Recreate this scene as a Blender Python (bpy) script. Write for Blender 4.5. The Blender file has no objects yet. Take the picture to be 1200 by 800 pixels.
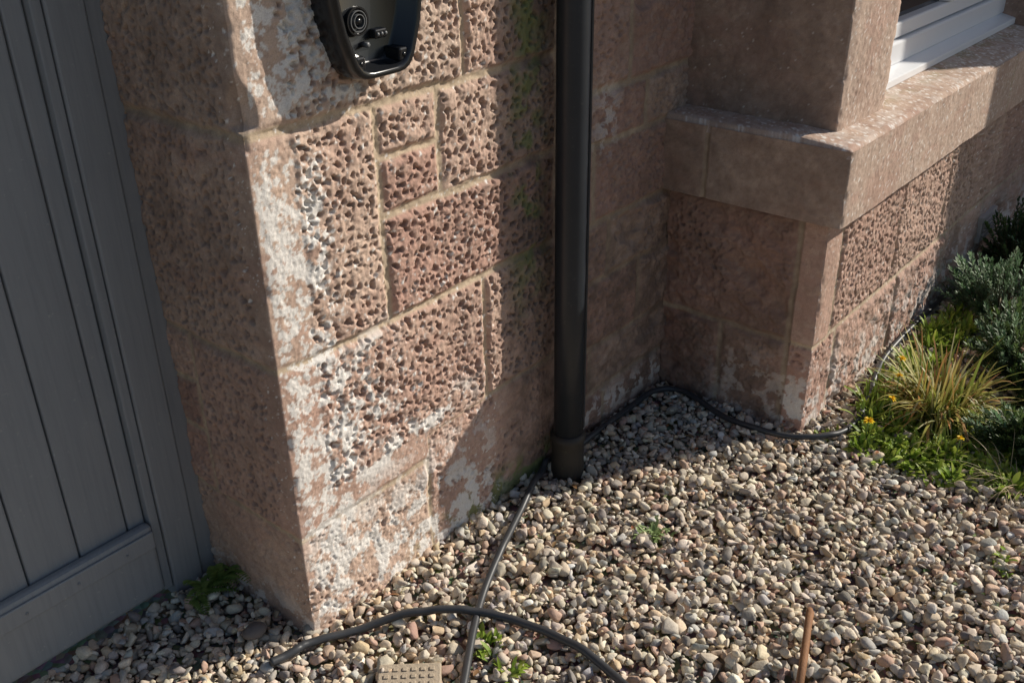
import bpy, bmesh, numpy as np, math, random
from mathutils import Matrix, Vector
random.seed(5); rng=np.random.default_rng(11)
scene=bpy.context.scene
# ---------------------------------------------------------------- noise
def h2(ix,iy,seed):
    n=(ix.astype(np.int64)*374761393+iy.astype(np.int64)*668265263+seed*974711)&0xffffffff
    n=((n^(n>>13))*1274126177)&0xffffffff
    n=((n^(n>>16))*2246822519)&0xffffffff
    n=n^(n>>15)
    return (n&0xffffff)/float(0x1000000)
def vn(x,y,seed):
    ix=np.floor(x); iy=np.floor(y); fx=x-ix; fy=y-iy
    fx=fx*fx*(3-2*fx); fy=fy*fy*(3-2*fy)
    a=h2(ix,iy,seed);b=h2(ix+1,iy,seed);c=h2(ix,iy+1,seed);d=h2(ix+1,iy+1,seed)
    return (a*(1-fx)+b*fx)*(1-fy)+(c*(1-fx)+d*fx)*fy
def fbm(x,y,o,seed):
    s=0;a=.5;t=0
    for i in range(o):
        s=s+a*(vn(x,y,seed+i*17)*2-1);t+=a;a*=.6;x,y=x*1.62-y*1.22+5.1,x*1.22+y*1.62+3.7
    return s/t
def worley(x,y,seed):
    ix=np.floor(x);iy=np.floor(y);F1=np.full(x.shape,9.);rid=np.zeros(x.shape)
    for dx in(-1,0,1):
        for dy in(-1,0,1):
            cx=ix+dx;cy=iy+dy
            px=cx+.08+.84*h2(cx,cy,seed);py=cy+.08+.84*h2(cx,cy,seed+1)
            d=np.hypot(x-px,y-py);m=d<F1
            rid=np.where(m,h2(cx,cy,seed+2),rid);F1=np.where(m,d,F1)
    return F1,rid
def ss(a,b,x):
    t=np.clip((x-a)/(b-a),0,1);return t*t*(3-2*t)
# ---------------------------------------------------------------- mesh helpers
def link(o,parent=None):
    scene.collection.objects.link(o)
    if parent: o.parent=parent
    return o
def mk(name,V,Fc,mat,attrs=None,smooth=True,parent=None):
    V=np.asarray(V,dtype=np.float32);Fc=np.asarray(Fc,dtype=np.int32);k=Fc.shape[1]
    me=bpy.data.meshes.new(name)
    me.vertices.add(len(V));me.vertices.foreach_set('co',V.ravel())
    me.loops.add(Fc.size);me.loops.foreach_set('vertex_index',Fc.ravel())
    me.polygons.add(len(Fc));me.polygons.foreach_set('loop_start',np.arange(len(Fc),dtype=np.int32)*k)
    try: me.polygons.foreach_set('loop_total',np.full(len(Fc),k,dtype=np.int32))
    except Exception: pass
    me.update(calc_edges=True)
    me.polygons.foreach_set('use_smooth',np.full(len(Fc),smooth,dtype=bool))
    for n,A in (attrs or {}).items():
        at=me.attributes.new(n,'FLOAT_COLOR','POINT');at.data.foreach_set('color',np.asarray(A,dtype=np.float32).ravel())
    if mat: me.materials.append(mat)
    return link(bpy.data.objects.new(name,me),parent)
def empty(name):
    e=bpy.data.objects.new(name,None);e.empty_display_size=.1;return link(e)
def poly(name,V,F,mat,parent=None,bevel=0,smooth=False,seg=2):
    me=bpy.data.meshes.new(name);me.from_pydata([tuple(v) for v in V],[],F);me.update()
    if mat:me.materials.append(mat)
    for p in me.polygons:p.use_smooth=smooth
    o=link(bpy.data.objects.new(name,me),parent)
    if bevel:
        b=o.modifiers.new('b','BEVEL');b.width=bevel;b.segments=seg;b.limit_method='ANGLE';b.angle_limit=.6
    return o
def box(name,x0,x1,y0,y1,z0,z1,mat,parent=None,bevel=.002):
    V=[(x,y,z) for x in(x0,x1) for y in(y0,y1) for z in(z0,z1)]
    F=[(0,1,3,2),(4,6,7,5),(0,4,5,1),(2,3,7,6),(0,2,6,4),(1,5,7,3)]
    return poly(name,V,F,mat,parent,bevel)
def tube(name,pts,r,mat,parent=None,n=12,radii=None):
    P=np.array(pts,float);m=len(P);T=np.gradient(P,axis=0);T/=np.linalg.norm(T,axis=1)[:,None]
    ref=np.array([0,0,1.]) if abs(T[0][2])<.9 else np.array([0,1.,0])
    V=[]
    for i in range(m):
        a=np.cross(T[i],ref);a/=np.linalg.norm(a);b=np.cross(a,T[i])
        rr=radii[i] if radii is not None else r
        for k in range(n):
            t=2*math.pi*k/n;V.append(P[i]+rr*(math.cos(t)*a+math.sin(t)*b))
    F=[[i*n+k,i*n+(k+1)%n,(i+1)*n+(k+1)%n,(i+1)*n+k] for i in range(m-1) for k in range(n)]
    F+= [list(range(n))[::-1],[ (m-1)*n+k for k in range(n)]]
    return poly(name,V,F,mat,parent,smooth=True)
def catmull(pts,sub=10):
    P=[np.array(p,float) for p in pts];P=[2*P[0]-P[1]]+P+[2*P[-1]-P[-2]];o=[]
    for i in range(1,len(P)-2):
        for s in range(sub):
            t=s/sub;o.append(.5*((2*P[i])+(-P[i-1]+P[i+1])*t+(2*P[i-1]-5*P[i]+4*P[i+1]-P[i+2])*t*t+(-P[i-1]+3*P[i]-3*P[i+1]+P[i+2])*t**3))
    o.append(P[-2]);return o
# ---------------------------------------------------------------- materials
class M:
    def __init__(s,name):
        s.m=bpy.data.materials.new(name);s.m.use_nodes=True;s.t=s.m.node_tree;s.n=s.t.nodes;s.b=s.n['Principled BSDF']
        s.tc=s.n.new('ShaderNodeTexCoord')
    def L(s,a,b):s.t.links.new(a,b)
    def noise(s,scale,detail=3,rough=.6,vec=None):
        n=s.n.new('ShaderNodeTexNoise');n.inputs['Scale'].default_value=scale;n.inputs['Detail'].default_value=detail;n.inputs['Roughness'].default_value=rough
        s.L(vec or s.tc.outputs['Object'],n.inputs['Vector']);return n.outputs['Fac']
    def ramp(s,f,stops):
        r=s.n.new('ShaderNodeValToRGB');e=r.color_ramp.elements
        while len(e)<len(stops):e.new(.5)
        for i,(p,c) in enumerate(stops):
            e[i].position=p;e[i].color=(c,c,c,1) if isinstance(c,(int,float)) else (*c,1)
        s.L(f,r.inputs['Fac']);return r.outputs['Color']
    def mix(s,f,a,b,mode='MIX'):
        x=s.n.new('ShaderNodeMix');x.data_type='RGBA';x.blend_type=mode
        for v,i in((f,0),(a,6),(b,7)):
            if hasattr(v,'links'):s.L(v,x.inputs[i])
            elif i==0:x.inputs[0].default_value=v
            else:x.inputs[i].default_value=(*v,1)
        return x.outputs[2]
    def attr(s,name):
        a=s.n.new('ShaderNodeAttribute');a.attribute_name=name;return a
    def bump(s,h,strength,dist,prev=None):
        b=s.n.new('ShaderNodeBump');b.inputs['Strength'].default_value=strength;b.inputs['Distance'].default_value=dist
        s.L(h,b.inputs['Height'])
        if prev:s.L(prev,b.inputs['Normal'])
        return b.outputs['Normal']
    def fin(s,col=None,rough=.8,nrm=None,spec=.3,metal=0):
        if col is not None:
            if hasattr(col,'links'):s.L(col,s.b.inputs['Base Color'])
            else:s.b.inputs['Base Color'].default_value=(*col,1)
        if hasattr(rough,'links'):s.L(rough,s.b.inputs['Roughness'])
        else:s.b.inputs['Roughness'].default_value=rough
        s.b.inputs['Specular IOR Level'].default_value=spec;s.b.inputs['Metallic'].default_value=metal
        if nrm:s.L(nrm,s.b.inputs['Normal'])
        return s.m
def stone_mat():
    s=M('sandstone');a=s.attr('col');f=s.noise(380,3,.75)
    c=s.mix(s.ramp(f,[(.38,0),(.78,.42)]),a.outputs['Color'],(.20,.125,.095))
    return s.fin(c,.93,s.bump(f,.6,.0018),.12)
STONE=stone_mat()
def simple(name,c1,c2,scale,rough,bs=.2,bd=.001,bscale=200,spec=.4,metal=0):
    s=M(name);c=s.mix(s.noise(scale),c1,c2);return s.fin(c,rough,s.bump(s.noise(bscale,2),bs,bd),spec,metal)
STONE2=simple('sandstone_plain',(.48,.35,.285),(.36,.26,.21),14,.92,.6,.004,120,.15)
# ---------------------------------------------------------------- stone surfaces
def axis(segs,res):
    o=[]
    for a,b in zip(segs[:-1],segs[1:]):
        n=max(1,int(round((b-a)/res)));o+=list(a+(b-a)*np.arange(n)/n)
    o.append(segs[-1]);return np.array(o)
def lerp3(c,t,k): return c*(1-t[...,None])+np.array(k)*t[...,None]
TP=[0,.3,.55,.8,1.];TC=np.array([(.52,.315,.25),(.635,.445,.35),(.68,.515,.405),(.56,.43,.35),(.38,.215,.17)])
def stone_color(U,Z,seed,tint,mort,pitd,eff,lich,grime_shade,algae):
    c=np.stack([np.interp(tint,TP,TC[:,k]) for k in range(3)],-1)
    c=lerp3(c,.42*ss(-.1,.5,fbm(U*9,Z*9,5,seed+101)),(.41,.27,.21))
    c=lerp3(c,.28*ss(.0,.4,fbm(U*60,Z*60,4,seed+102)),(.76,.60,.48))
    c=lerp3(c,.32*ss(.0,.4,fbm(U*110,Z*110,3,seed+103)),(.31,.20,.16))
    c=lerp3(c,.45*ss(.1,.45,fbm(U*5+3,Z*12,4,seed+104)),(.54,.34,.27))
    mc=np.array((.68,.55,.39))*(.85+.25*fbm(U*60,Z*60,3,seed+105))[...,None]
    c=c*(1-.9*mort[...,None])+mc*.9*mort[...,None]
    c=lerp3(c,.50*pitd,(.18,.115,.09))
    g=np.clip(grime_shade*(.75+.55*fbm(U*40,Z*40,5,seed+106)+.5*fbm(U*8,Z*6,3,seed+116)),0,.9);c=lerp3(c,g,(.17,.125,.10))  # dark mix carries real staining and shade painted into the stone colour
    c=lerp3(c,np.clip(algae*ss(-.25,.3,fbm(U*25,Z*25,3,seed+107)),0,.85),(.19,.23,.08))
    e=np.clip(eff*ss(.02,.10,fbm(U*30,Z*30,6,seed+108)),0,1);c=lerp3(c,.93*e,(.88,.85,.80))
    w1=.006*fbm(U*110,Z*110,3,seed+110);on=(lich>.02)
    F1,r=worley((U+w1)/.024,(Z+w1)/.024,seed+111)
    spot=ss(.04,-.04,F1-.54*lich*r*on)*on*ss(-.5,.1,fbm(U*170,Z*170,2,seed+117)+.2)
    F1,r=worley((U+w1)/.0125,(Z-w1)/.0125,seed+113);spot2=ss(.05,-.05,F1-.50*lich*r*on)*ss(-.05,.05,fbm(U*14,Z*14,3,seed+114))*on
    blot=ss(.12,.16,fbm(U*38,Z*38,5,seed+115)+.30*(lich-.8))*ss(.5,.9,lich)
    c=lerp3(c,np.clip(.94*spot+.88*spot2+.94*blot,0,.95),(.90,.87,.82))
    return c
def stone(name,us,zs,corners,blocks,parent,seed=1,chamfer=None,eff=None,lich=None,grime_shade=None,algae=None,amp=1.):
    U,Z=np.meshgrid(us,zs,indexing='ij')
    cu=np.array([c[0] for c in corners]);cx=np.array([c[1][0] for c in corners]);cy=np.array([c[1][1] for c in corners])
    def pos(u):return np.interp(u,cu,cx),np.interp(u,cu,cy)
    X,Y=pos(U);e=.004
    ax,ay=pos(np.clip(U-e,cu[0],cu[-1]));bx,by=pos(np.clip(U+e,cu[0],cu[-1]))
    tx,ty=bx-ax,by-ay;l=np.hypot(tx,ty)+1e-9;NX,NY=ty/l,-tx/l
    su=U+.006*fbm(U*14,Z*14,3,seed+5);sz=Z+.006*fbm(U*14+9,Z*14,3,seed+6)
    Hh=-.001+.003*fbm(U*60,Z*60,3,seed);tint=np.full(U.shape,.5);mort=np.ones(U.shape);PD=np.zeros(U.shape)
    wx=.5*fbm(U*60,Z*60,3,seed+3);wy=.5*fbm(U*60,Z*60+7,3,seed+4)
    F1,rid=worley(U/.0165+wx,Z/.0165+wy,seed+20)
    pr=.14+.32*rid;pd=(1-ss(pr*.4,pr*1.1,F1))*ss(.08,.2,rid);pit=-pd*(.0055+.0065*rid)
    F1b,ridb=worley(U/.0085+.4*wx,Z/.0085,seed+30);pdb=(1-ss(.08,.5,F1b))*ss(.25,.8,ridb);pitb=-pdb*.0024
    big=fbm(U*11,Z*11,4,seed+8);mid=fbm(U*40,Z*40,3,seed+9);fine=fbm(U*140,Z*140,2,seed+10)
    for b in blocks:
        u0,u1,z0,z1,kind,mg,tn=b
        d=np.minimum(np.minimum(su-u0,u1-su),np.minimum(sz-z0,z1-sz));ins=d>0;pp=0*d
        if kind in'rQ':
            t=ss(0,.013,d)
            if kind=='r': rm=ss(.0,.012,d)
            else:
                wob=.008*fbm(Z*30,U*30,2,seed+60)
                rmf=ss(.085,.10,su+wob)*ss(mg[2],mg[2]+.012,sz-z0);rml=.70*ss(-.03,-.045,su+wob);rm=np.where(U>0,rmf,rml)
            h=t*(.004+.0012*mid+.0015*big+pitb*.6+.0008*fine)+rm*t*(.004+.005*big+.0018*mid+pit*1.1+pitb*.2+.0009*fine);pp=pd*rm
        elif kind=='m':
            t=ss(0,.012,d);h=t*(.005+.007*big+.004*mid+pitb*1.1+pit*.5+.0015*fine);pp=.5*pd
        elif kind=='e':
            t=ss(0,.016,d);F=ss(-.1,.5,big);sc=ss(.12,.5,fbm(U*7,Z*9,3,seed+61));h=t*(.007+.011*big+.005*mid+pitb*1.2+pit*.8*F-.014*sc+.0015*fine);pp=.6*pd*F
        elif kind=='b':
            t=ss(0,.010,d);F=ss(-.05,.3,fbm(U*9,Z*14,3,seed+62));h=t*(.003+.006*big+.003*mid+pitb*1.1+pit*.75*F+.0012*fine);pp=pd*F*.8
        else:
            t=ss(0,.006,d);h=t*(.004+.002*big+.0012*mid+pitb*.5+.0008*fine)
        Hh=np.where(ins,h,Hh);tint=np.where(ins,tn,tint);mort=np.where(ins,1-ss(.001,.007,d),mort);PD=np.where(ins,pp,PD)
    Hh=Hh*amp
    for c in cu[1:-1]: Hh=Hh*(.45+.55*ss(.0,.03,np.abs(U-c)))-.006*(1-ss(0,.014,np.abs(U-c)))*ss(.05,.6,fbm(Z*22,0*U+seed,3,seed+77))
    if chamfer is not None:
        ch=chamfer(Z);m=np.abs(U)<ch
        X=np.where(m,(U+ch)/2,X);Y=np.where(m,(ch-U)/2,Y);NX=np.where(m,-.7,NX);NY=np.where(m,-.7,NY)
    X=X+NX*Hh;Y=Y+NY*Hh
    V=np.stack([X,Y,Z],-1).reshape(-1,3);n,mz=U.shape
    idx=np.arange(n*mz).reshape(n,mz);Fc=np.stack([idx[:-1,:-1],idx[1:,:-1],idx[1:,1:],idx[:-1,1:]],-1).reshape(-1,4)
    z0=0*U;g=lambda f:f(U,Z) if f else z0
    c=stone_color(U,Z,seed,tint,mort,PD,g(eff),g(lich),g(grime_shade),g(algae))
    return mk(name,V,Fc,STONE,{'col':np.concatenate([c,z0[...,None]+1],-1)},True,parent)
YG=.352;XB=1.347;YB=-.457;ZB=.609;ZT=.804
house=empty('stone_house')
O=(0,)*4
bl=[(-.36,.278,.617,1.043,'Q',O,.46),
 (-.27,.56,.236,.612,'Q',(0,0,.07,0),.22),(-.36,-.275,.50,.612,'m',O,.3),(-.36,-.275,.385,.495,'m',O,.95),(-.36,-.275,.236,.38,'m',O,.1),
 (-.36,.36,-.08,.231,'b',O,.42),(.365,.83,-.08,.30,'b',O,.20),
 (.285,.443,.948,1.043,'r',O,.35),(.285,.443,.836,.942,'r',O,.08),(.45,.82,.836,1.043,'r',O,.4),
 (.285,.82,.617,.828,'r',O,.05),(.565,.83,.306,.612,'r',O,.3),
 (-.36,.52,1.05,1.42,'Q',O,.62),(.526,.82,1.05,1.42,'r',O,.35),
 (-.36,.30,1.426,1.75,'Q',O,.4),(.306,.82,1.426,1.75,'r',O,.6),(-.36,.45,1.756,2.1,'Q',O,.4),(.456,.82,1.756,2.1,'r',O,.6),(-.36,.82,2.1,2.4,'Q',O,.5)]
zr=[-.08,.11,.25,.44,.60,.80,.93,1.17,1.36,1.6,1.8,2.1,2.4];random.seed(3)
for a,b in zip(zr[:-1],zr[1:]):
    k=random.choice([.98,1.05,1.12,1.2]);bl+=[(.835,k-.005,a+.005,b-.005,random.choice('em'),O,random.choice([.2,.45,1.,.05])),(k+.005,1.44,a+.005,b-.005,random.choice('em'),O,random.choice([.2,.5,.95,.05]))]
us=axis([-YG-.25,-YG],.02)[:-1];us=np.concatenate([us,axis([-YG,-.004,.004,.83],.0026),axis([.834,1.43],.0034)]);zs=np.concatenate([axis([-.06,1.34],.0026),axis([1.35,2.6],.02)])
def eff(U,Z): return np.clip(1.2*ss(.36,.05,Z)*ss(-.02,.05,U)*ss(.66,.5,U)+1.*ss(.07,.0,np.abs(Z-.28-.15*U))*ss(.08,.2,U)*ss(.6,.4,U)+1.*ss(.09,.0,np.abs(Z-.56-.2*(U-.2)))*ss(.08,.14,U)*ss(.32,.22,U)+.5*ss(.1,.0,Z)*(U<0)+.55*ss(.10,0,np.hypot(U-1.02,(Z-.86)*.6))+.6*ss(.07,0,np.abs(Z-.05))*(U>.85),0,1)
def li(U,Z): return np.clip(1.1*ss(.0,.02,U)*ss(.19,.08,U)*ss(.10,.2,Z)*ss(1.04,.95,Z)+1.*ss(.16,.0,np.abs(Z-.45))*ss(.0,.06,U)*ss(.40,.1,U)+.85*ss(1.04,1.1,Z)*(U>.02)*ss(.5,.1,U)+.28*(U>0)*(U<.6)+.22*(U<0)*(U>-.05),0,1)
def gr_shade(U,Z): return np.clip(.95*ss(.56,.70,U)*ss(.95,.8,U)+.65*(U>.83)*ss(.9,.1,Z)+.45*(U>.83)+.35*(U<0)*ss(.2,1.1,Z)+.28*(U<0),0,.9)  # damp stain right of pipe; shade painted over bay-shadow zone and left face
def al(U,Z): return .8*ss(.10,.0,np.abs(U-.72))*ss(.3,.7,Z)+1.4*ss(.10,.0,Z)*ss(.25,.42,U)*ss(.95,.8,U)
stone('corner_wall',us,zs,[(-YG-.25,(0,YG+.25)),(0,(0,0)),(1.43,(1.43,0))],bl,house,3,chamfer=lambda Z:.034*ss(1.05,1.065,Z)*ss(1.165,1.09,Z)+.006*ss(1.1,1.2,Z)+1e-6,eff=eff,lich=li,grime_shade=gr_shade,algae=al)
# ---- bay, lower walls
L0=-YB
bb=[(-.01,.19,-.08,.245,'e',O,1.),(.197,.385,-.08,.245,'e',O,.9),(-.01,.385,.252,.60,'e',O,.97),(.392,L0+.15,-.08,.245,'b',O,.05),(.392,L0+.098,.25,.604,'s',O,.2)]
random.seed(8)
for (za,zb) in((-.08,.25),(.256,.604)):
    u=L0+(.155 if za<0 else .103)
    while u<L0+3.2:
        w=random.uniform(.4,.6)
        if za>0 and u<L0+.2:w=.42
        bb.append((u,u+w-.007,za,zb,'r' if za>0 else 'e',O,random.choice([.1,.25,.35,.15])));u+=w
us=np.concatenate([axis([0,L0-.004,L0+.004,L0+1.2],.0033),axis([L0+1.21,L0+3.2],.012)]);
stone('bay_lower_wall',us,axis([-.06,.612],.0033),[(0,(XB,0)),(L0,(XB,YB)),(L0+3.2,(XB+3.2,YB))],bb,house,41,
  eff=lambda U,Z:.7*ss(.28,.02,Z)*(U>L0-.06)+.35*(U<L0)*ss(.25,.1,Z)*ss(.1,.25,U),lich=lambda U,Z:.2*(U>L0),grime_shade=lambda U,Z:(.5+.4*ss(.5,.0,Z))*(U<L0-.06)+.1*(U>L0)+.2*(U>L0+.95))  # damp at left base; shade painted on left face and past shadow edge
# ---- sill
PS=.045
x0,y0=XB-PS,YB-PS;W=3.25;c=-y0
cb=[(-.02,c-.375,ZB-.02,ZT+.02,'s',O,.8),(c-.37,c+1.32,ZB-.02,ZT+.02,'s',O,.7),(c+1.325,c+W+.1,ZB-.02,ZT+.02,'s',O,.6)]
stone('window_sill_face',np.concatenate([axis([-.01,c-.005,c+.005,c+1.7],.0036),axis([c+1.71,c+W],.02)]),axis([ZB,ZT-.004],.0036),[(-.01,(x0,.012)),(c,(x0,y0)),(c+W,(x0+W,y0))],cb,house,61,lich=lambda U,Z:.3*(U>c),grime_shade=lambda U,Z:.5*(U<c)+.1)  # left end painted darker as shade, plus light even grime
xs=np.concatenate([[0],axis([.004,1.7],.005),axis([1.72,W],.03)]);ys=np.concatenate([[0],axis([.004,.55],.005)])
X,Y=np.meshgrid(xs,ys,indexing='ij');hb=fbm(X*12,Y*12,4,91);F1b,rb=worley(X/.012,Y/.012,93);edge=np.minimum(X,Y)
Zt=np.where(edge<.002,ZT-.022,ZT-.004+.004*ss(.004,.016,edge)+.013*np.clip(Y/.16,0,1)+.0015*hb-.0018*(1-ss(.1,.5,F1b))*rb)
V=np.stack([x0-.002+X,y0-.002+Y,Zt],-1).reshape(-1,3);n,m=X.shape;idx=np.arange(n*m).reshape(n,m);Fc=np.stack([idx[:-1,:-1],idx[1:,:-1],idx[1:,1:],idx[:-1,1:]],-1).reshape(-1,4);z0=0*X
cc=stone_color(X,Y,95,z0+.6,z0,z0,z0+.25,z0+.5,z0+.2,.35*ss(.05,.12,Y)*(X>.1))
mk('window_sill_top',V,Fc,STONE,{'col':np.concatenate([cc,z0[...,None]+1],-1)},True,house)
poly('window_sill_soffit',[(x0,y0,ZB),(x0+W,y0,ZB),(x0+W,.02,ZB),(x0,.02,ZB)],[(0,1,2,3)],STONE2,house)
def pilaster(name,x0,x1,yf,yb,zt,seed):
    w=x1-x0;d=yb-yf;cs=[(0,(x0,yb)),(d,(x0,yf)),(d+w,(x1,yf)),(d+w+d,(x1,yb))]
    us=axis([0,d-.004,d+.004,d+w-.004,d+w+.004,2*d+w],.004)
    b=[(-1,5,.7,1.22+.5*(seed%2),'s',O,.75),(-1,5,1.226+.5*(seed%2),2.8,'s',O,.7)]
    stone(name,us,np.concatenate([axis([ZT,1.4],.004),axis([1.45,2.6],.05)]),cs,b,house,seed,lich=lambda U,Z:.25*(U>d)+.1*(U<d),grime_shade=lambda U,Z:.12+.5*(U<d),amp=1.3)  # shade painted into the colour of the left face, over even grime
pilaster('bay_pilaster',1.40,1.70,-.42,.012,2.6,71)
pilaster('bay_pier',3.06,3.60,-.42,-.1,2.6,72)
# ---- window
WHITE=simple('white_upvc',(.84,.85,.86),(.78,.79,.81),5,.25,.02)
GLASS=M('window_glass').fin((.02,.025,.03),.03,None,.8)
zw=ZT+.016
poly('window_frame_sill_board',[(1.70,-.37,zw-.004),(3.06,-.37,zw-.004),(3.06,-.28,zw-.004),(1.70,-.28,zw-.004),(1.70,-.37,zw+.018),(3.06,-.37,zw+.018),(3.06,-.30,zw+.035),(1.70,-.30,zw+.035)],[(3,2,1,0),(4,5,6,7),(0,1,5,4),(1,2,6,5),(2,3,7,6),(3,0,4,7)],WHITE,house,.003)
box('window_frame_bottom_rail',1.70,3.06,-.325,-.26,zw+.03,zw+.095,WHITE,house,.006)
box('window_casement_rail',1.76,3.0,-.312,-.262,zw+.10,zw+.145,WHITE,house,.006)
box('window_frame_left_stile',1.70,1.765,-.322,-.26,zw+.096,2.3,WHITE,house,.006)
box('window_frame_right_stile',2.995,3.06,-.322,-.26,zw+.096,2.3,WHITE,house,.006)
box('window_frame_mullion',2.45,2.51,-.322,-.26,zw+.146,2.3,WHITE,house,.006)
box('window_frame_head',1.70,3.06,-.324,-.26,2.301,2.36,WHITE,house,.006)
box('window_pane',1.766,2.994,-.28,-.27,zw+.146,2.3,GLASS,house,0)
box('window_lintel',1.38,4.4,-.44,-.0,2.602,2.9,STONE2,house,.01)
box('window_room_back',1.3,4.5,.30,.33,0,2.9,STONE2,house,.01)
box('upper_wall',-.0,1.38,.003,.30,2.602,2.9,STONE2,house,.01)
box('shadow_caster_wall',4.0,4.35,-1.385,-.44,-.05,2.9,STONE2,house,.01)  # unseen wall, added to cast the shadow across the bay front
box('bay_right_wall',3.6,4.0,-.42,-.1,ZT+.02,2.6,STONE2,house,.01)
VENT=simple('vent_grille_paint',(.5,.45,.42),(.42,.38,.35),20,.6)
vent=empty('air_vent')
box('vent_frame',2.76,2.93,YB-.022,YB-.002,.09,.19,VENT,vent,.003)
for i in range(5): box('vent_slat_%d'%i,2.772,2.918,YB-.030,YB-.023,.103+i*.016,.111+i*.016,VENT,vent,.001)
# ---------------------------------------------------------------- gate
def gate_mat():
    s=M('grey_painted_wood');mp=s.n.new('ShaderNodeMapping');s.L(s.tc.outputs['Object'],mp.inputs[0]);mp.inputs['Scale'].default_value=(40,40,2)
    g=s.noise(3,5,.6,mp.outputs[0]);c=s.mix(s.noise(4,3),(.26,.272,.284),(.32,.332,.344));c=s.mix(s.ramp(g,[(.45,0),(.75,.5)]),c,(.21,.222,.234))
    c=s.mix(s.ramp(s.noise(70,3),[(.66,0),(.74,.6)]),c,(.42,.42,.41))
    return s.fin(c,.55,s.bump(g,.4,.0018),.35)
GM=gate_mat();gate=empty('timber_gate')
box('board_edge',-.1685,-.131,YG+.012,YG+.035,.03,1.95,GM,gate,.0045)
for i in range(9):
    x1=-.1715-i*.1075;box('board_%d'%i,x1-.1045,x1,YG+.012,YG+.035,.03,1.95,GM,gate,.0045)
box('bottom_rail',-1.2,-.131,YG-.016,YG+.011,.012,.19,GM,gate,.009)
box('bottom_rail_drip',-1.2,-.135,YG-.022,YG-.0165,.135,.178,GM,gate,.005)
box('stop_bead',-.128,-.108,YG-.004,YG+.04,.0,1.98,GM,gate,.003)
box('frame_post',-.106,-.036,YG-.010,YG+.08,-.04,2.0,GM,gate,.004)
box('frame_fillet',-.034,.006,YG-.004,YG+.07,-.04,2.0,GM,gate,.003)
box('left_post',-1.31,-1.21,YG-.01,YG+.09,-.04,2.0,GM,gate,.004)
for i in range(4): tube('nail_%d'%i,[(-.2-.1075*i,YG-.0225,.155),(-.2-.1075*i,YG-.024,.155)],.003,GM,gate,8)
# ---------------------------------------------------------------- ground + gravel
def ground_mat():
    s=M('ground_soil_and_grit');v=s.n.new('ShaderNodeTexVoronoi');v.inputs['Scale'].default_value=60;s.L(s.tc.outputs['Object'],v.inputs['Vector'])
    c=s.mix(s.noise(30),(.20,.16,.12),(.38,.32,.25));c=s.mix(.5,c,v.outputs['Color'],'MULTIPLY')
    return s.fin(c,.95,s.bump(v.outputs['Distance'],.8,.01),.1)
gs=40;poly('ground',[(-gs,-gs,-.032),(gs,-gs,-.032),(gs,gs,-.032),(-gs,gs,-.032)],[(0,1,2,3)],ground_mat())
bm=bmesh.new();bmesh.ops.create_icosphere(bm,subdivisions=2,radius=1);bm.verts.ensure_lookup_table()
IV=np.array([v.co[:] for v in bm.verts]);IF=np.array([[v.index for v in f.verts] for f in bm.faces]);bm.free()
temps=[]
for k in range(40):
    V=IV.copy()
    for j in range(rng.integers(6,11)):
        n=rng.normal(size=3);n/=np.linalg.norm(n);dd=rng.uniform(.32,.75);p=V@n;V=V-np.outer(np.maximum(0,p-dd)*1.,n)
    V*=1+.04*rng.normal(size=(len(V),1));V/=np.abs(V).max(0);temps.append(V)
temps=np.array(temps)
GX0,GX1,GY0,GY1=-.95,3.3,-1.45,.42;RES=.003
HM=np.full((int((GX1-GX0)/RES)+20,int((GY1-GY0)/RES)+20),-.028)
def blocked(x,y):
    return (x>-.004 and y>.004 and x<1.5) or (x>XB+.004 and y>YB+.004) or (y>YG-.015 and x<0)
def outview(x,y):
    return (x<-.0 and y< -.55) or (y<-.70-1.35*max(0,x) and x<.75)
N=29000
cand=np.stack([rng.uniform(GX0+.03,GX1-.03,N*4),rng.uniform(GY0+.03,GY1-.03,N*4)],1)
A=np.clip(np.exp(rng.normal(math.log(.0090),.36,N)),.0042,.019)
B=A*rng.uniform(.55,.95,N);Cc=A*rng.uniform(.40,.70,N)
Zc=np.zeros(N);PX=np.zeros(N);PY=np.zeros(N);ok=np.zeros(N,bool)
for i in range(N):
    best=None
    for k in range(4):
        x,y=cand[i*4+k]
        if blocked(x,y) or outview(x,y):continue
        h=HM[int((x-GX0)/RES),int((y-GY0)/RES)]
        if best is None or h<best[0]:best=(h,x,y)
    if best is None:continue
    _,x,y=best;r=(A[i]+B[i])/2;ix=int((x-GX0)/RES);iy=int((y-GY0)/RES);n=int(r/RES)+1
    if ix-n<0 or iy-n<0:continue
    W_=HM[ix-n:ix+n+1,iy-n:iy+n+1];g=np.arange(-n,n+1)*RES;D=(g[:,None]**2+g[None,:]**2)/(r*r);m=D<1
    if W_.shape!=D.shape:continue
    h=W_[m];z=.7*h.mean()+.3*h.max()+Cc[i]*.6
    W_[m]=np.maximum(h,z+Cc[i]*np.sqrt(1-D[m])*.9);Zc[i]=z;PX[i]=x;PY[i]=y;ok[i]=True
I=np.nonzero(ok)[0];n=len(I)
yaw=rng.uniform(0,2*math.pi,n);tx=rng.normal(0,.35,n);ty=rng.normal(0,.35,n)
T=temps[rng.integers(0,len(temps),n)]*np.stack([A[I],B[I],Cc[I]],1)[:,None,:]*1.10
def rot(T,ax,a):
    c,s=np.cos(a)[:,None],np.sin(a)[:,None];o=T.copy();i,j=[(1,2),(2,0),(0,1)][ax];o[:,:,i]=c*T[:,:,i]-s*T[:,:,j];o[:,:,j]=s*T[:,:,i]+c*T[:,:,j];return o
T=rot(rot(rot(T,0,tx),1,ty),2,yaw)
T+=np.stack([PX[I],PY[I],Zc[I]],1)[:,None,:]
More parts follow.
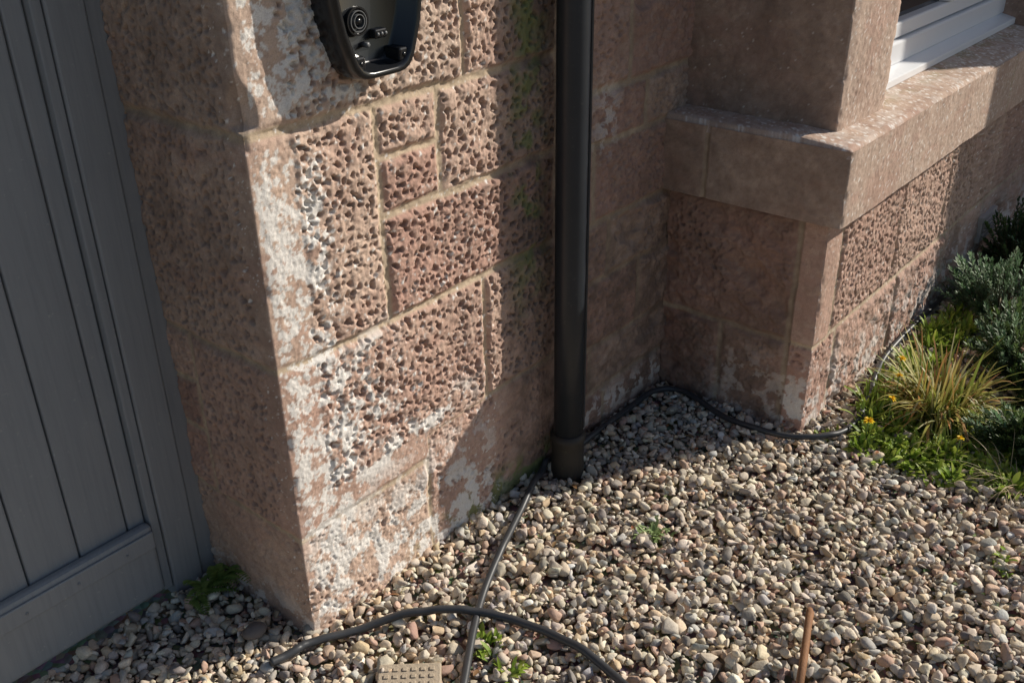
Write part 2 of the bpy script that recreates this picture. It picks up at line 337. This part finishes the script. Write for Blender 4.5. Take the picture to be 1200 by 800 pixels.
pal=np.array([(.54,.475,.39),(.70,.585,.44),(.80,.70,.55),(.58,.41,.31),(.36,.32,.28),(.47,.455,.43),(.64,.48,.32),(.73,.645,.52),(.60,.525,.42),(.48,.31,.24),(.24,.22,.205),(.86,.79,.69),(.50,.49,.45)])
pw=np.array([15,18,13,8,9,7,9,14,15,5,5,3.,5]);pc=pal[rng.choice(len(pal),n,p=pw/pw.sum())]*rng.uniform(.75,1.2,(n,1))*rng.uniform(.96,1.04,(n,3))
col=np.concatenate([np.repeat(np.clip(pc,0,.88),42,0),np.ones((n*42,1))],1)
FF=(IF[None]+np.arange(n)[:,None,None]*42).reshape(-1,3)
def gravel_mat():
    s=M('pebbles');a=s.attr('col');f=s.noise(230,2,.7);c=s.mix(s.ramp(f,[(.40,.0),(.75,.45)]),a.outputs['Color'],(.33,.27,.20))
    return s.fin(c,.8,s.bump(f,.5,.002),.25)
mk('gravel',T.reshape(-1,3),FF,gravel_mat(),{'col':col},True)
def gz(x,y,q=80):
    ix=int((x-GX0)/RES);iy=int((y-GY0)/RES)
    if 3<ix<HM.shape[0]-3 and 3<iy<HM.shape[1]-3:return float(np.percentile(HM[ix-3:ix+4,iy-3:iy+4],q))
    return 0.
V=IV*np.array([.028,.021,.014])+np.array([-.085,.085,.010]);V+=.0015*rng.normal(size=V.shape)
cob=poly('dark_cobble',V,[list(map(int,f)) for f in IF],simple('cobble_stone',(.12,.10,.095),(.2,.17,.15),60,.8,.4,.002),None,0,True);sm_=cob.modifiers.new('s','SUBSURF');sm_.levels=1;sm_.render_levels=1
# ---------------------------------------------------------------- drainpipe
PXc,PYc=.80,-.066
def pipe_mat(nm,c1,c2,r,cs):
    s=M(nm);c=s.mix(s.noise(12,3),c1,c2);c=s.mix(s.ramp(s.noise(60,3,.7),[(.6,0),(.72,.5)]),c,cs);return s.fin(c,r,s.bump(s.noise(30,2),.15,.002),.4)
PM=pipe_mat('drainpipe_paint',(.018,.022,.028),(.028,.033,.041),.36,(.06,.06,.06));CM=pipe_mat('weathered_collar',(.018,.018,.017),(.040,.034,.028),.6,(.08,.08,.05))
dp=empty('drainpipe')
tube('pipe',[(PXc,PYc,z) for z in(.09,.5,1,1.5,2.0,2.7)],.0365,PM,dp,40)
zz=[-.03,.0,.06,.085,.092,.105,.112];tube('collar',[(PXc,PYc,z) for z in zz],.04,CM,dp,40,radii=[.042,.043,.0415,.0415,.045,.045,.038])
box('bracket',PXc+.02,PXc+.055,PYc-.01,PYc+.05,.085,.11,CM,dp,.003)
box('seam',PXc+.022,PXc+.030,PYc-.0315,PYc-.025,.12,2.6,PM,dp,.002)
# ---------------------------------------------------------------- garden hose
HOSE=simple('hose_rubber',(.050,.052,.056),(.035,.037,.042),9,.42,.25,.0006,300,.5)
def hose(name,pts,r):
    P=catmull([(x,y,0) for x,y in pts],12);Q=[]
    z=np.array([gz(p[0],p[1],90)+r*.9 for p in P]);k=np.ones(9)/9;zp=np.pad(z,4,mode='edge');z=np.convolve(zp,k,'valid')
    for p,zz in zip(P,z):Q.append((p[0],p[1],zz))
    return tube(name,Q,r,HOSE,None,16)
hose('garden_hose',[(-.03,-.44),(.02,-.39),(.08,-.35),(.28,-.22),(.50,-.12),(.66,-.055),(.75,-.022),(.80,-.018),(.93,-.03),(1.13,-.03),(1.26,-.035),(1.315,-.10),(1.27,-.28),(1.285,-.44),(1.36,-.54),(1.47,-.565),(1.60,-.545),(1.75,-.51),(1.91,-.485),(2.23,-.48),(2.6,-.48)],.0085)
h2o=hose('garden_hose.001',[(-.12,-.01),(-.07,-.02),(-.02,-.03),(.11,-.10),(.20,-.18),(.265,-.27),(.298,-.38),(.30,-.51),(.27,-.62),(.2,-.72),(.08,-.80)],.0088)
for v in h2o.data.vertices: v.co.z+=.014*max(0,1-math.hypot(v.co.x-.19,v.co.y+.175)/.16)
# ---------------------------------------------------------------- charger back shell on the wall
BLK=simple('black_plastic',(.010,.011,.013),(.016,.017,.019),8,.20,.03,.0005,60,.5);GRY=simple('grey_plastic',(.12,.125,.13),(.16,.165,.17),8,.35,.03)
ch=empty('wall_charger_housing')
half=[(1.110,0),(1.110,.034),(1.112,.048),(1.118,.060),(1.132,.071),(1.156,.080),(1.186,.090),(1.22,.097),(1.26,.103),(1.32,.107),(1.42,.107),(1.50,.101),(1.55,.088),(1.58,.066),(1.592,.038),(1.595,0)]
CX=.262
def outline(off):
    cz=1.35;pts=[(CX+hw,z) for z,hw in half]+[(CX-hw,z) for z,hw in half[-2:0:-1]];o=[]
    for x,z in pts:
        dx,dz=x-CX,z-cz;o.append((CX+dx*(1-off/max(abs(dx),.055) if abs(dx)>.01 else 1),cz+dz*(1-off/.24)))
    return o
rings=[(0,-.004),(-.002,-.03),(.0,-.062),(.003,-.066),(.009,-.066),(.012,-.062),(.016,-.026),(.022,-.022)]
V=[];R=[]
for off,y in rings:
    o=outline(off);R.append(len(V));V+=[(x,y,z) for x,z in o];K=len(o)
F=[[R[i]+k,R[i]+(k+1)%K,R[i+1]+(k+1)%K,R[i+1]+k] for i in range(len(rings)-1) for k in range(K)]+[[R[-1]+k for k in range(K)]]
o=poly('shell',V,F,BLK,ch,smooth=True)
bmx=bmesh.new();bmx.from_mesh(o.data);bmesh.ops.recalc_face_normals(bmx,faces=bmx.faces);bmx.to_mesh(o.data);bmx.free()
def ring(name,x,z,r,w,y0_,y1_,mat):
    V=[];F=[];n=40
    for rr,yy in((r,y0_),(r,y1_),(r-w,y1_),(r-w,y0_)):
        for k in range(n):
            t=2*math.pi*k/n;V.append((x+rr*math.cos(t),yy,z+rr*math.sin(t)))
    for i in range(3):
        for k in range(n):F.append([i*n+k,i*n+(k+1)%n,(i+1)*n+(k+1)%n,(i+1)*n+k])
    return poly(name,V,F,mat,ch,smooth=False)
dx,dz=.240,1.200
ring('cable_gland_outer',dx,dz,.024,.003,-.022,-.029,BLK);ring('cable_gland_mid',dx,dz,.018,.0015,-.022,-.031,GRY);ring('cable_gland_inner',dx,dz,.012,.0015,-.022,-.033,GRY)
tube('cable_gland_hub',[(dx,-.022,dz),(dx,-.032,dz)],.006,BLK,ch,20)
box('terminal_block',dx+.028,dx+.056,-.038,-.022,dz-.033,dz-.017,BLK,ch,.003)
for i in range(3): tube('terminal_screw_%d'%i,[(dx+.033+.009*i,-.038,dz-.025),(dx+.033+.009*i,-.041,dz-.025)],.003,GRY,ch,10)
tube('gland_nut',[(dx+.012,-.022,dz-.040),(dx+.012,-.036,dz-.040)],.005,GRY,ch,6)
for sx in(-1,1):
    box('fixing_lug_%s'%('l' if sx<0 else 'r'),CX+sx*.050-.011,CX+sx*.050+.011,-.060,-.022,1.126,1.150,BLK,ch,.004)
    tube('lug_screw_%s'%('l' if sx<0 else 'r'),[(CX+sx*.050,-.060,1.138),(CX+sx*.050,-.0615,1.138)],.004,BLK,ch,12)
box('cross_rib',CX-.085,CX+.085,-.030,-.022,1.262,1.266,BLK,ch,.0015);box('upper_rib',CX-.085,CX+.085,-.030,-.022,1.40,1.404,BLK,ch,.0015)
# ---------------------------------------------------------------- small ground things
PV=simple('drain_cover_clay',(.50,.42,.32),(.38,.31,.23),60,.9,.6,.003,150,.1)
pv=empty('drain_cover');a=math.radians(-48);ux,uy=math.cos(a),math.sin(a);vx,vy=uy,-ux
def prect(name,u0,u1,v0,v1,z0,z1,bev):
    b0=(.012,-.185);V=[(b0[0]+u*ux+v*vx,b0[1]+u*uy+v*vy,z) for u in(u0,u1) for v in(v0,v1) for z in(z0,z1)]
    o=poly(name,V,[(0,1,3,2),(4,6,7,5),(0,4,5,1),(2,3,7,6),(0,2,6,4),(1,5,7,3)],PV,pv,bev)
    b=bmesh.new();b.from_mesh(o.data);bmesh.ops.recalc_face_normals(b,faces=b.faces);b.to_mesh(o.data);b.free()
prect('slab',0,.125,0,.125,-.03,.010,.003)
for i in range(6):
    for j in range(6): prect('stud_%d_%d'%(i,j),.012+i*.018,.022+i*.018,.012+j*.018,.022+j*.018,.0102,.0125,.002)
RUST=simple('rusted_steel',(.34,.17,.08),(.20,.10,.055),60,.75,.5,.002,200,.3)
tube('rusty_stake',[(.665,-.795,.035),(.655,-.80,.036),(.62,-.812,.030),(.55,-.838,.026),(.44,-.875,.022)],.008,RUST,None,12,radii=[.006,.0085,.0075,.0078,.008])
# ---------------------------------------------------------------- plants
def leaf_mat(name,tr=.3,rough=.5):
    s=M(name);a=s.attr('col');s.fin(a.outputs['Color'],rough,None,.35)
    t=s.n.new('ShaderNodeBsdfTranslucent');s.L(a.outputs['Color'],t.inputs[0]);x=s.n.new('ShaderNodeMixShader');x.inputs[0].default_value=tr
    s.L(s.b.outputs[0],x.inputs[1]);s.L(t.outputs[0],x.inputs[2]);s.L(x.outputs[0],s.n['Material Output'].inputs[0]);return s.m
LM=leaf_mat('leaf')
def blades(name,base,dirs,Ln,Wd,droop,c0,c1,segs=6,shape='blade',mat=None,cup=0.,parent=None):
    N=len(base);t=np.linspace(0,1,segs+1);d=dirs/np.linalg.norm(dirs,axis=1)[:,None]
    P=base[:,None]+d[:,None]*(t[None,:,None]*Ln[:,None,None]);P[:,:,2]-=(droop*Ln)[:,None]*t[None]**2
    tan=np.gradient(P,axis=1);side=np.cross(tan,np.array([0,0,1.]));nn=np.linalg.norm(side,axis=2,keepdims=True);side/=np.maximum(nn,1e-6)
    prof=(1-t)**.6*(.5+.5*np.minimum(1,t*5)) if shape=='blade' else np.sin(math.pi*np.clip(t*.93+.05,0,1))**.75
    w=Wd[:,None]*prof[None]*.5
    up=np.cross(side,tan);up/=np.maximum(np.linalg.norm(up,axis=2,keepdims=True),1e-9)
    Lf=P-side*w[...,None]+up*(cup*w)[...,None];Rt=P+side*w[...,None]+up*(cup*w)[...,None]
    V=np.stack([Lf,P,Rt],2).reshape(-1,3);k=3*(segs+1)
    q=[]
    for i in range(segs):
        for j in range(2):q.append([3*i+j,3*i+j+1,3*i+j+4,3*i+j+3])
    F=(np.array(q)[None]+np.arange(N)[:,None,None]*k).reshape(-1,4)
    C=c0[:,None]*(1-t[None,:,None])+c1[:,None]*t[None,:,None];C=np.repeat(C[:,:,None],3,2).reshape(-1,3)
    return mk(name,V,F,mat or LM,{'col':np.concatenate([C,np.ones((len(C),1))],1)},True,parent)
def rc(p,n,j=.2):
    p=np.array(p);c=p[rng.integers(0,len(p),n)];return np.clip(c*rng.uniform(1-j,1+j,(n,1)),0,1)
def tuft(name,cx,cy,n,R,Lr,Wr,elev,droop,c0,c1,parent=None,zb=.0,segs=6,shape='blade',cup=0.):
    a=rng.uniform(0,2*math.pi,n);r=R*np.sqrt(rng.random(n));b=np.stack([cx+r*np.cos(a),cy+r*np.sin(a),np.full(n,zb)],1)
    a2=a+rng.normal(0,.5,n);e=np.radians(rng.uniform(*elev,n));d=np.stack([np.cos(a2)*np.cos(e),np.sin(a2)*np.cos(e),np.sin(e)],1)
    return blades(name,b,d,rng.uniform(*Lr,n),rng.uniform(*Wr,n),rng.uniform(*droop,n),rc(c0,n),rc(c1,n),segs,shape,None,cup,parent)
tuft('variegated_grass_plant',1.68,-.72,520,.08,(.11,.29),(.005,.012),(30,88),(.1,1.1),[(.12,.20,.04),(.20,.25,.05),(.34,.32,.08)],[(.70,.60,.20),(.55,.52,.12),(.30,.38,.08),(.62,.28,.12),(.74,.66,.40)])
def shrub(name,cx,cy,R,Hh,ns,cols,ll=(.010,.016),lw=(.005,.008)):
    e=empty(name);B=[];D=[];C0=[];stems=[]
    for i in range(ns):
        a=rng.uniform(0,2*math.pi);el=math.asin(rng.uniform(.08,1));rr=rng.uniform(.6,1.15)
        lump=1+.25*math.sin(3*a+cx*9)+.15*math.sin(7*a)
        tip=np.array([cx+R*lump*rr*math.cos(a)*math.cos(el),min(YB-.03,cy+R*lump*rr*math.sin(a)*math.cos(el)),Hh*rr*math.sin(el)+.01])
        b0=np.array([cx+.3*R*math.cos(a),min(YB-.04,cy+.3*R*math.sin(a)),.0]);d=tip-b0;L=np.linalg.norm(d);d/=L
        stems.append((b0,tip));cl=np.array(cols[rng.integers(0,len(cols))])*rng.uniform(.65,1.2)
        for j in range(26):
            t=1-(j/26)*.5*rng.uniform(.8,1.1);p=b0+(tip-b0)*t;ph=j*2.4
            u=np.cross(d,[0,0,1.]);u/=np.linalg.norm(u)+1e-6;v=np.cross(u,d)
            out=math.cos(ph)*u+math.sin(ph)*v;B.append(p);D.append(d*.75+out*(.35+.5*(j/26)*2 if j<13 else .9)+np.array([0,0,.15]));C0.append(cl*rng.uniform(.8,1.15))
    B=np.array(B);D=np.array(D);C0=np.array(C0);n=len(B)
    blades('foliage',B,D,rng.uniform(*ll,n)*1.35,rng.uniform(*lw,n)*1.1,np.zeros(n),C0*.8,C0*1.15,3,'leaf',None,.2,e)
    V=[];Fs=[]
    for b0,tip in stems:
        k=len(V);s=np.array([.0012,0,0]);q=np.array([0,.0012,0]);V+=[b0-s,b0+s,tip+s,tip-s,b0-q,b0+q,tip+q,tip-q];Fs+=[[k,k+1,k+2,k+3],[k+4,k+5,k+6,k+7]]
    poly('stems',V,Fs,simple(name+'_bark',(.14,.10,.07),(.2,.15,.1),30,.8),e)
GB=[(.16,.26,.14),(.22,.33,.19),(.12,.21,.10),(.30,.39,.26)];DG=[(.06,.11,.04),(.10,.16,.05),(.14,.21,.07)]
shrub('hebe_shrub',2.08,-.84,.18,.16,240,GB+DG[1:])
shrub('hebe_shrub.001',2.42,-.68,.18,.19,240,GB)
shrub('hebe_shrub.002',2.90,-.85,.26,.26,260,GB+DG[:1])
shrub('hebe_shrub.003',2.85,-.62,.15,.24,150,DG)
shrub('hebe_shrub.004',1.64,-.99,.14,.10,220,DG+GB[:1])
shrub('hebe_shrub.005',1.93,-.94,.13,.12,200,DG)
G1=[(.16,.28,.03),(.22,.34,.04),(.12,.20,.03)];G2=[(.36,.48,.07),(.28,.40,.05),(.46,.52,.10)]
def weeds(name,spots,n,Lr,Wr,elev=(15,70),c0=G1,c1=G2,R=.02,droop=(.1,.6)):
    e=empty(name)
    for i,(x,y) in enumerate(spots): tuft('rosette_%d'%i,x,y,n,R,Lr,Wr,elev,droop,c0,c1,e,gz(x,y,30),5,'leaf',.25)
    return e
sp=[(rng.uniform(1.36,1.75),rng.uniform(-.99,-.59)) for _ in range(160)];sp=[p for p in sp if p[0]+.6*p[1]>1.44+.6*-.88-.06+.04*math.sin(p[1]*40) or rng.random()<.10]
weeds('low_green_groundcover',sp,24,(.020,.065),(.006,.017),(15,80),droop=(.1,.9))
sp=[(1.50+rng.random()*.9,-.535-rng.random()*.12) for _ in range(70)]
weeds('wall_foot_weeds',sp,18,(.03,.085),(.006,.014),(30,88),c0=G1+DG,c1=G2)
weeds('creeping_weed',[(1.40+.05*rng.normal(),-.63+.04*rng.normal()) for _ in range(14)],12,(.015,.035),(.006,.010))
weeds('seedling_weed',[(.72,-.38),(.735,-.40),(.70,-.40),(.745,-.375),(.71,-.37)],14,(.022,.040),(.005,.009),c0=[(.20,.29,.11)],c1=[(.36,.46,.20)])
weeds('sprouting_weed',[(.20,-.29),(.205,-.31),(.185,-.335),(.19,-.375),(.17,-.39),(.215,-.27)],14,(.02,.042),(.006,.011),(20,75))
weeds('sprouting_weed.001',[(1.12,-1.06),(1.15,-1.05)],12,(.02,.04),(.006,.011))
fe=empty('fern_weed')
B=[];D=[];Lf=[]
for f in range(17):
    a=rng.uniform(math.pi*.9,math.pi*2.0);L=rng.uniform(.08,.17);el=rng.uniform(.3,1.3);d=np.array([math.cos(a)*math.cos(el),math.sin(a)*math.cos(el),math.sin(el)]);b0=np.array([-.045+.03*rng.normal(),.29+.014*rng.normal(),.0]);sd=np.cross(d,[0,0,1.]);sd/=np.linalg.norm(sd)
    for j in range(12):
        t=(j+1)/12.5;p=b0+d*L*t-np.array([0,0,.45*L*t*t])
        for s in(-1,1):B.append(p);D.append(sd*s+d*.5);Lf.append(.020*(1-t)**.6+.004)
B=np.array(B);D=np.array(D);Lf=np.array(Lf);n=len(B)
blades('fronds',B,D,Lf,Lf*.42,np.full(n,.2),rc([(.12,.20,.05),(.17,.26,.06)],n),rc([(.24,.34,.09)],n),3,'leaf',None,.1,fe)
tuft('dry_grass_strands',1.46,-1.00,70,.07,(.08,.2),(.0015,.003),(10,70),(.2,1.0),[(.42,.34,.22)],[(.55,.46,.30)])
tuft('dry_grass_strands.001',1.56,-.80,50,.10,(.06,.15),(.0015,.003),(10,70),(.2,1.0),[(.40,.33,.20)],[(.55,.46,.30)])
n=60;X_=rng.uniform(0,1.6,n);Y_=rng.uniform(-1,-.03,n);keep=[(x,y) for x,y in zip(X_,Y_) if y>-1.1+.1*x and not blocked(x,y)];n=len(keep)
b=np.array([(x,y,gz(x,y,95)+.002) for x,y in keep]);a=rng.uniform(0,6.28,n)
blades('fallen_leaves',b,np.stack([np.cos(a),np.sin(a),rng.uniform(0,.25,n)],1),rng.uniform(.010,.024,n),rng.uniform(.005,.012,n),np.full(n,.2),rc([(.22,.12,.06),(.30,.18,.09),(.16,.09,.05),(.40,.14,.07)],n),rc([(.28,.15,.07),(.36,.24,.12)],n),4,'leaf',None,.5)
YM=leaf_mat('petal',.2)
def flower(name,x,y,z,r):
    e=empty(name);n=26;a=rng.uniform(0,2*math.pi,n);el=rng.uniform(.1,1.2,n);d=np.stack([np.cos(a)*np.cos(el),np.sin(a)*np.cos(el),np.sin(el)],1)
    blades('petals',np.tile([x,y,z],(n,1)),d,np.full(n,r),np.full(n,r*.35),np.full(n,.3),rc([(.85,.55,.02)],n,.1),rc([(.92,.68,.03)],n,.1),3,'leaf',YM,.1,e)
    tube('stem',[(x,y,0),(x,y,z*.5),(x,y,z)],.0013,simple(name+'_stem',(.1,.18,.04),(.14,.22,.05),40,.6),e,6)
for i,(x,y,z,r) in enumerate([(1.40,-.62,.06,.018),(1.66,-.60,.13,.015),(1.50,-.64,.09,.014),(1.45,-.84,.07,.012),(1.60,-.62,.11,.012)]):flower('dandelion_flower'+('' if i==0 else '.%03d'%i),x,y,z,r)
# ---------------------------------------------------------------- camera, sun, sky
yaw_,pit_,rol_,f_=.6988,.4878,-.0164,1158.56
h=Vector((math.cos(yaw_),math.sin(yaw_),0));r=Vector((math.sin(yaw_),-math.cos(yaw_),0));zv=Vector((0,0,1))
Fv=math.cos(pit_)*h-math.sin(pit_)*zv;Uv=math.sin(pit_)*h+math.cos(pit_)*zv
Rv=math.cos(rol_)*r+math.sin(rol_)*Uv;U2=-math.sin(rol_)*r+math.cos(rol_)*Uv
cd=bpy.data.cameras.new('camera');cam=bpy.data.objects.new('camera',cd);scene.collection.objects.link(cam);scene.camera=cam
mt=Matrix.Identity(4)
for i in range(3):mt[i][0]=Rv[i];mt[i][1]=U2[i];mt[i][2]=-Fv[i]
mt.translation=Vector((-.9157,-1.3258,1.5));cam.matrix_world=mt
cd.sensor_width=36;cd.lens=f_/1200*36;cd.clip_start=.05;cd.clip_end=300
EL=math.radians(31)
d=Vector((-.878*math.cos(EL),.479*math.cos(EL),-math.sin(EL)))
sl=bpy.data.lights.new('sun','SUN');sl.energy=5;sl.angle=math.radians(.5);sl.color=(1,.93,.82);so=bpy.data.objects.new('sun',sl);scene.collection.objects.link(so);so.rotation_euler=d.to_track_quat('-Z','Y').to_euler()
w=bpy.data.worlds.new('World');scene.world=w;w.use_nodes=True;nt=w.node_tree;bg=nt.nodes['Background'];sk=nt.nodes.new('ShaderNodeTexSky');sk.sky_type='NISHITA';sk.sun_disc=False;sk.sun_elevation=EL;sk.sun_rotation=math.radians(118.6);nt.links.new(sk.outputs[0],bg.inputs[0]);bg.inputs[1].default_value=.08
scene.view_settings.view_transform='Standard';scene.view_settings.look='None';scene.view_settings.exposure=0
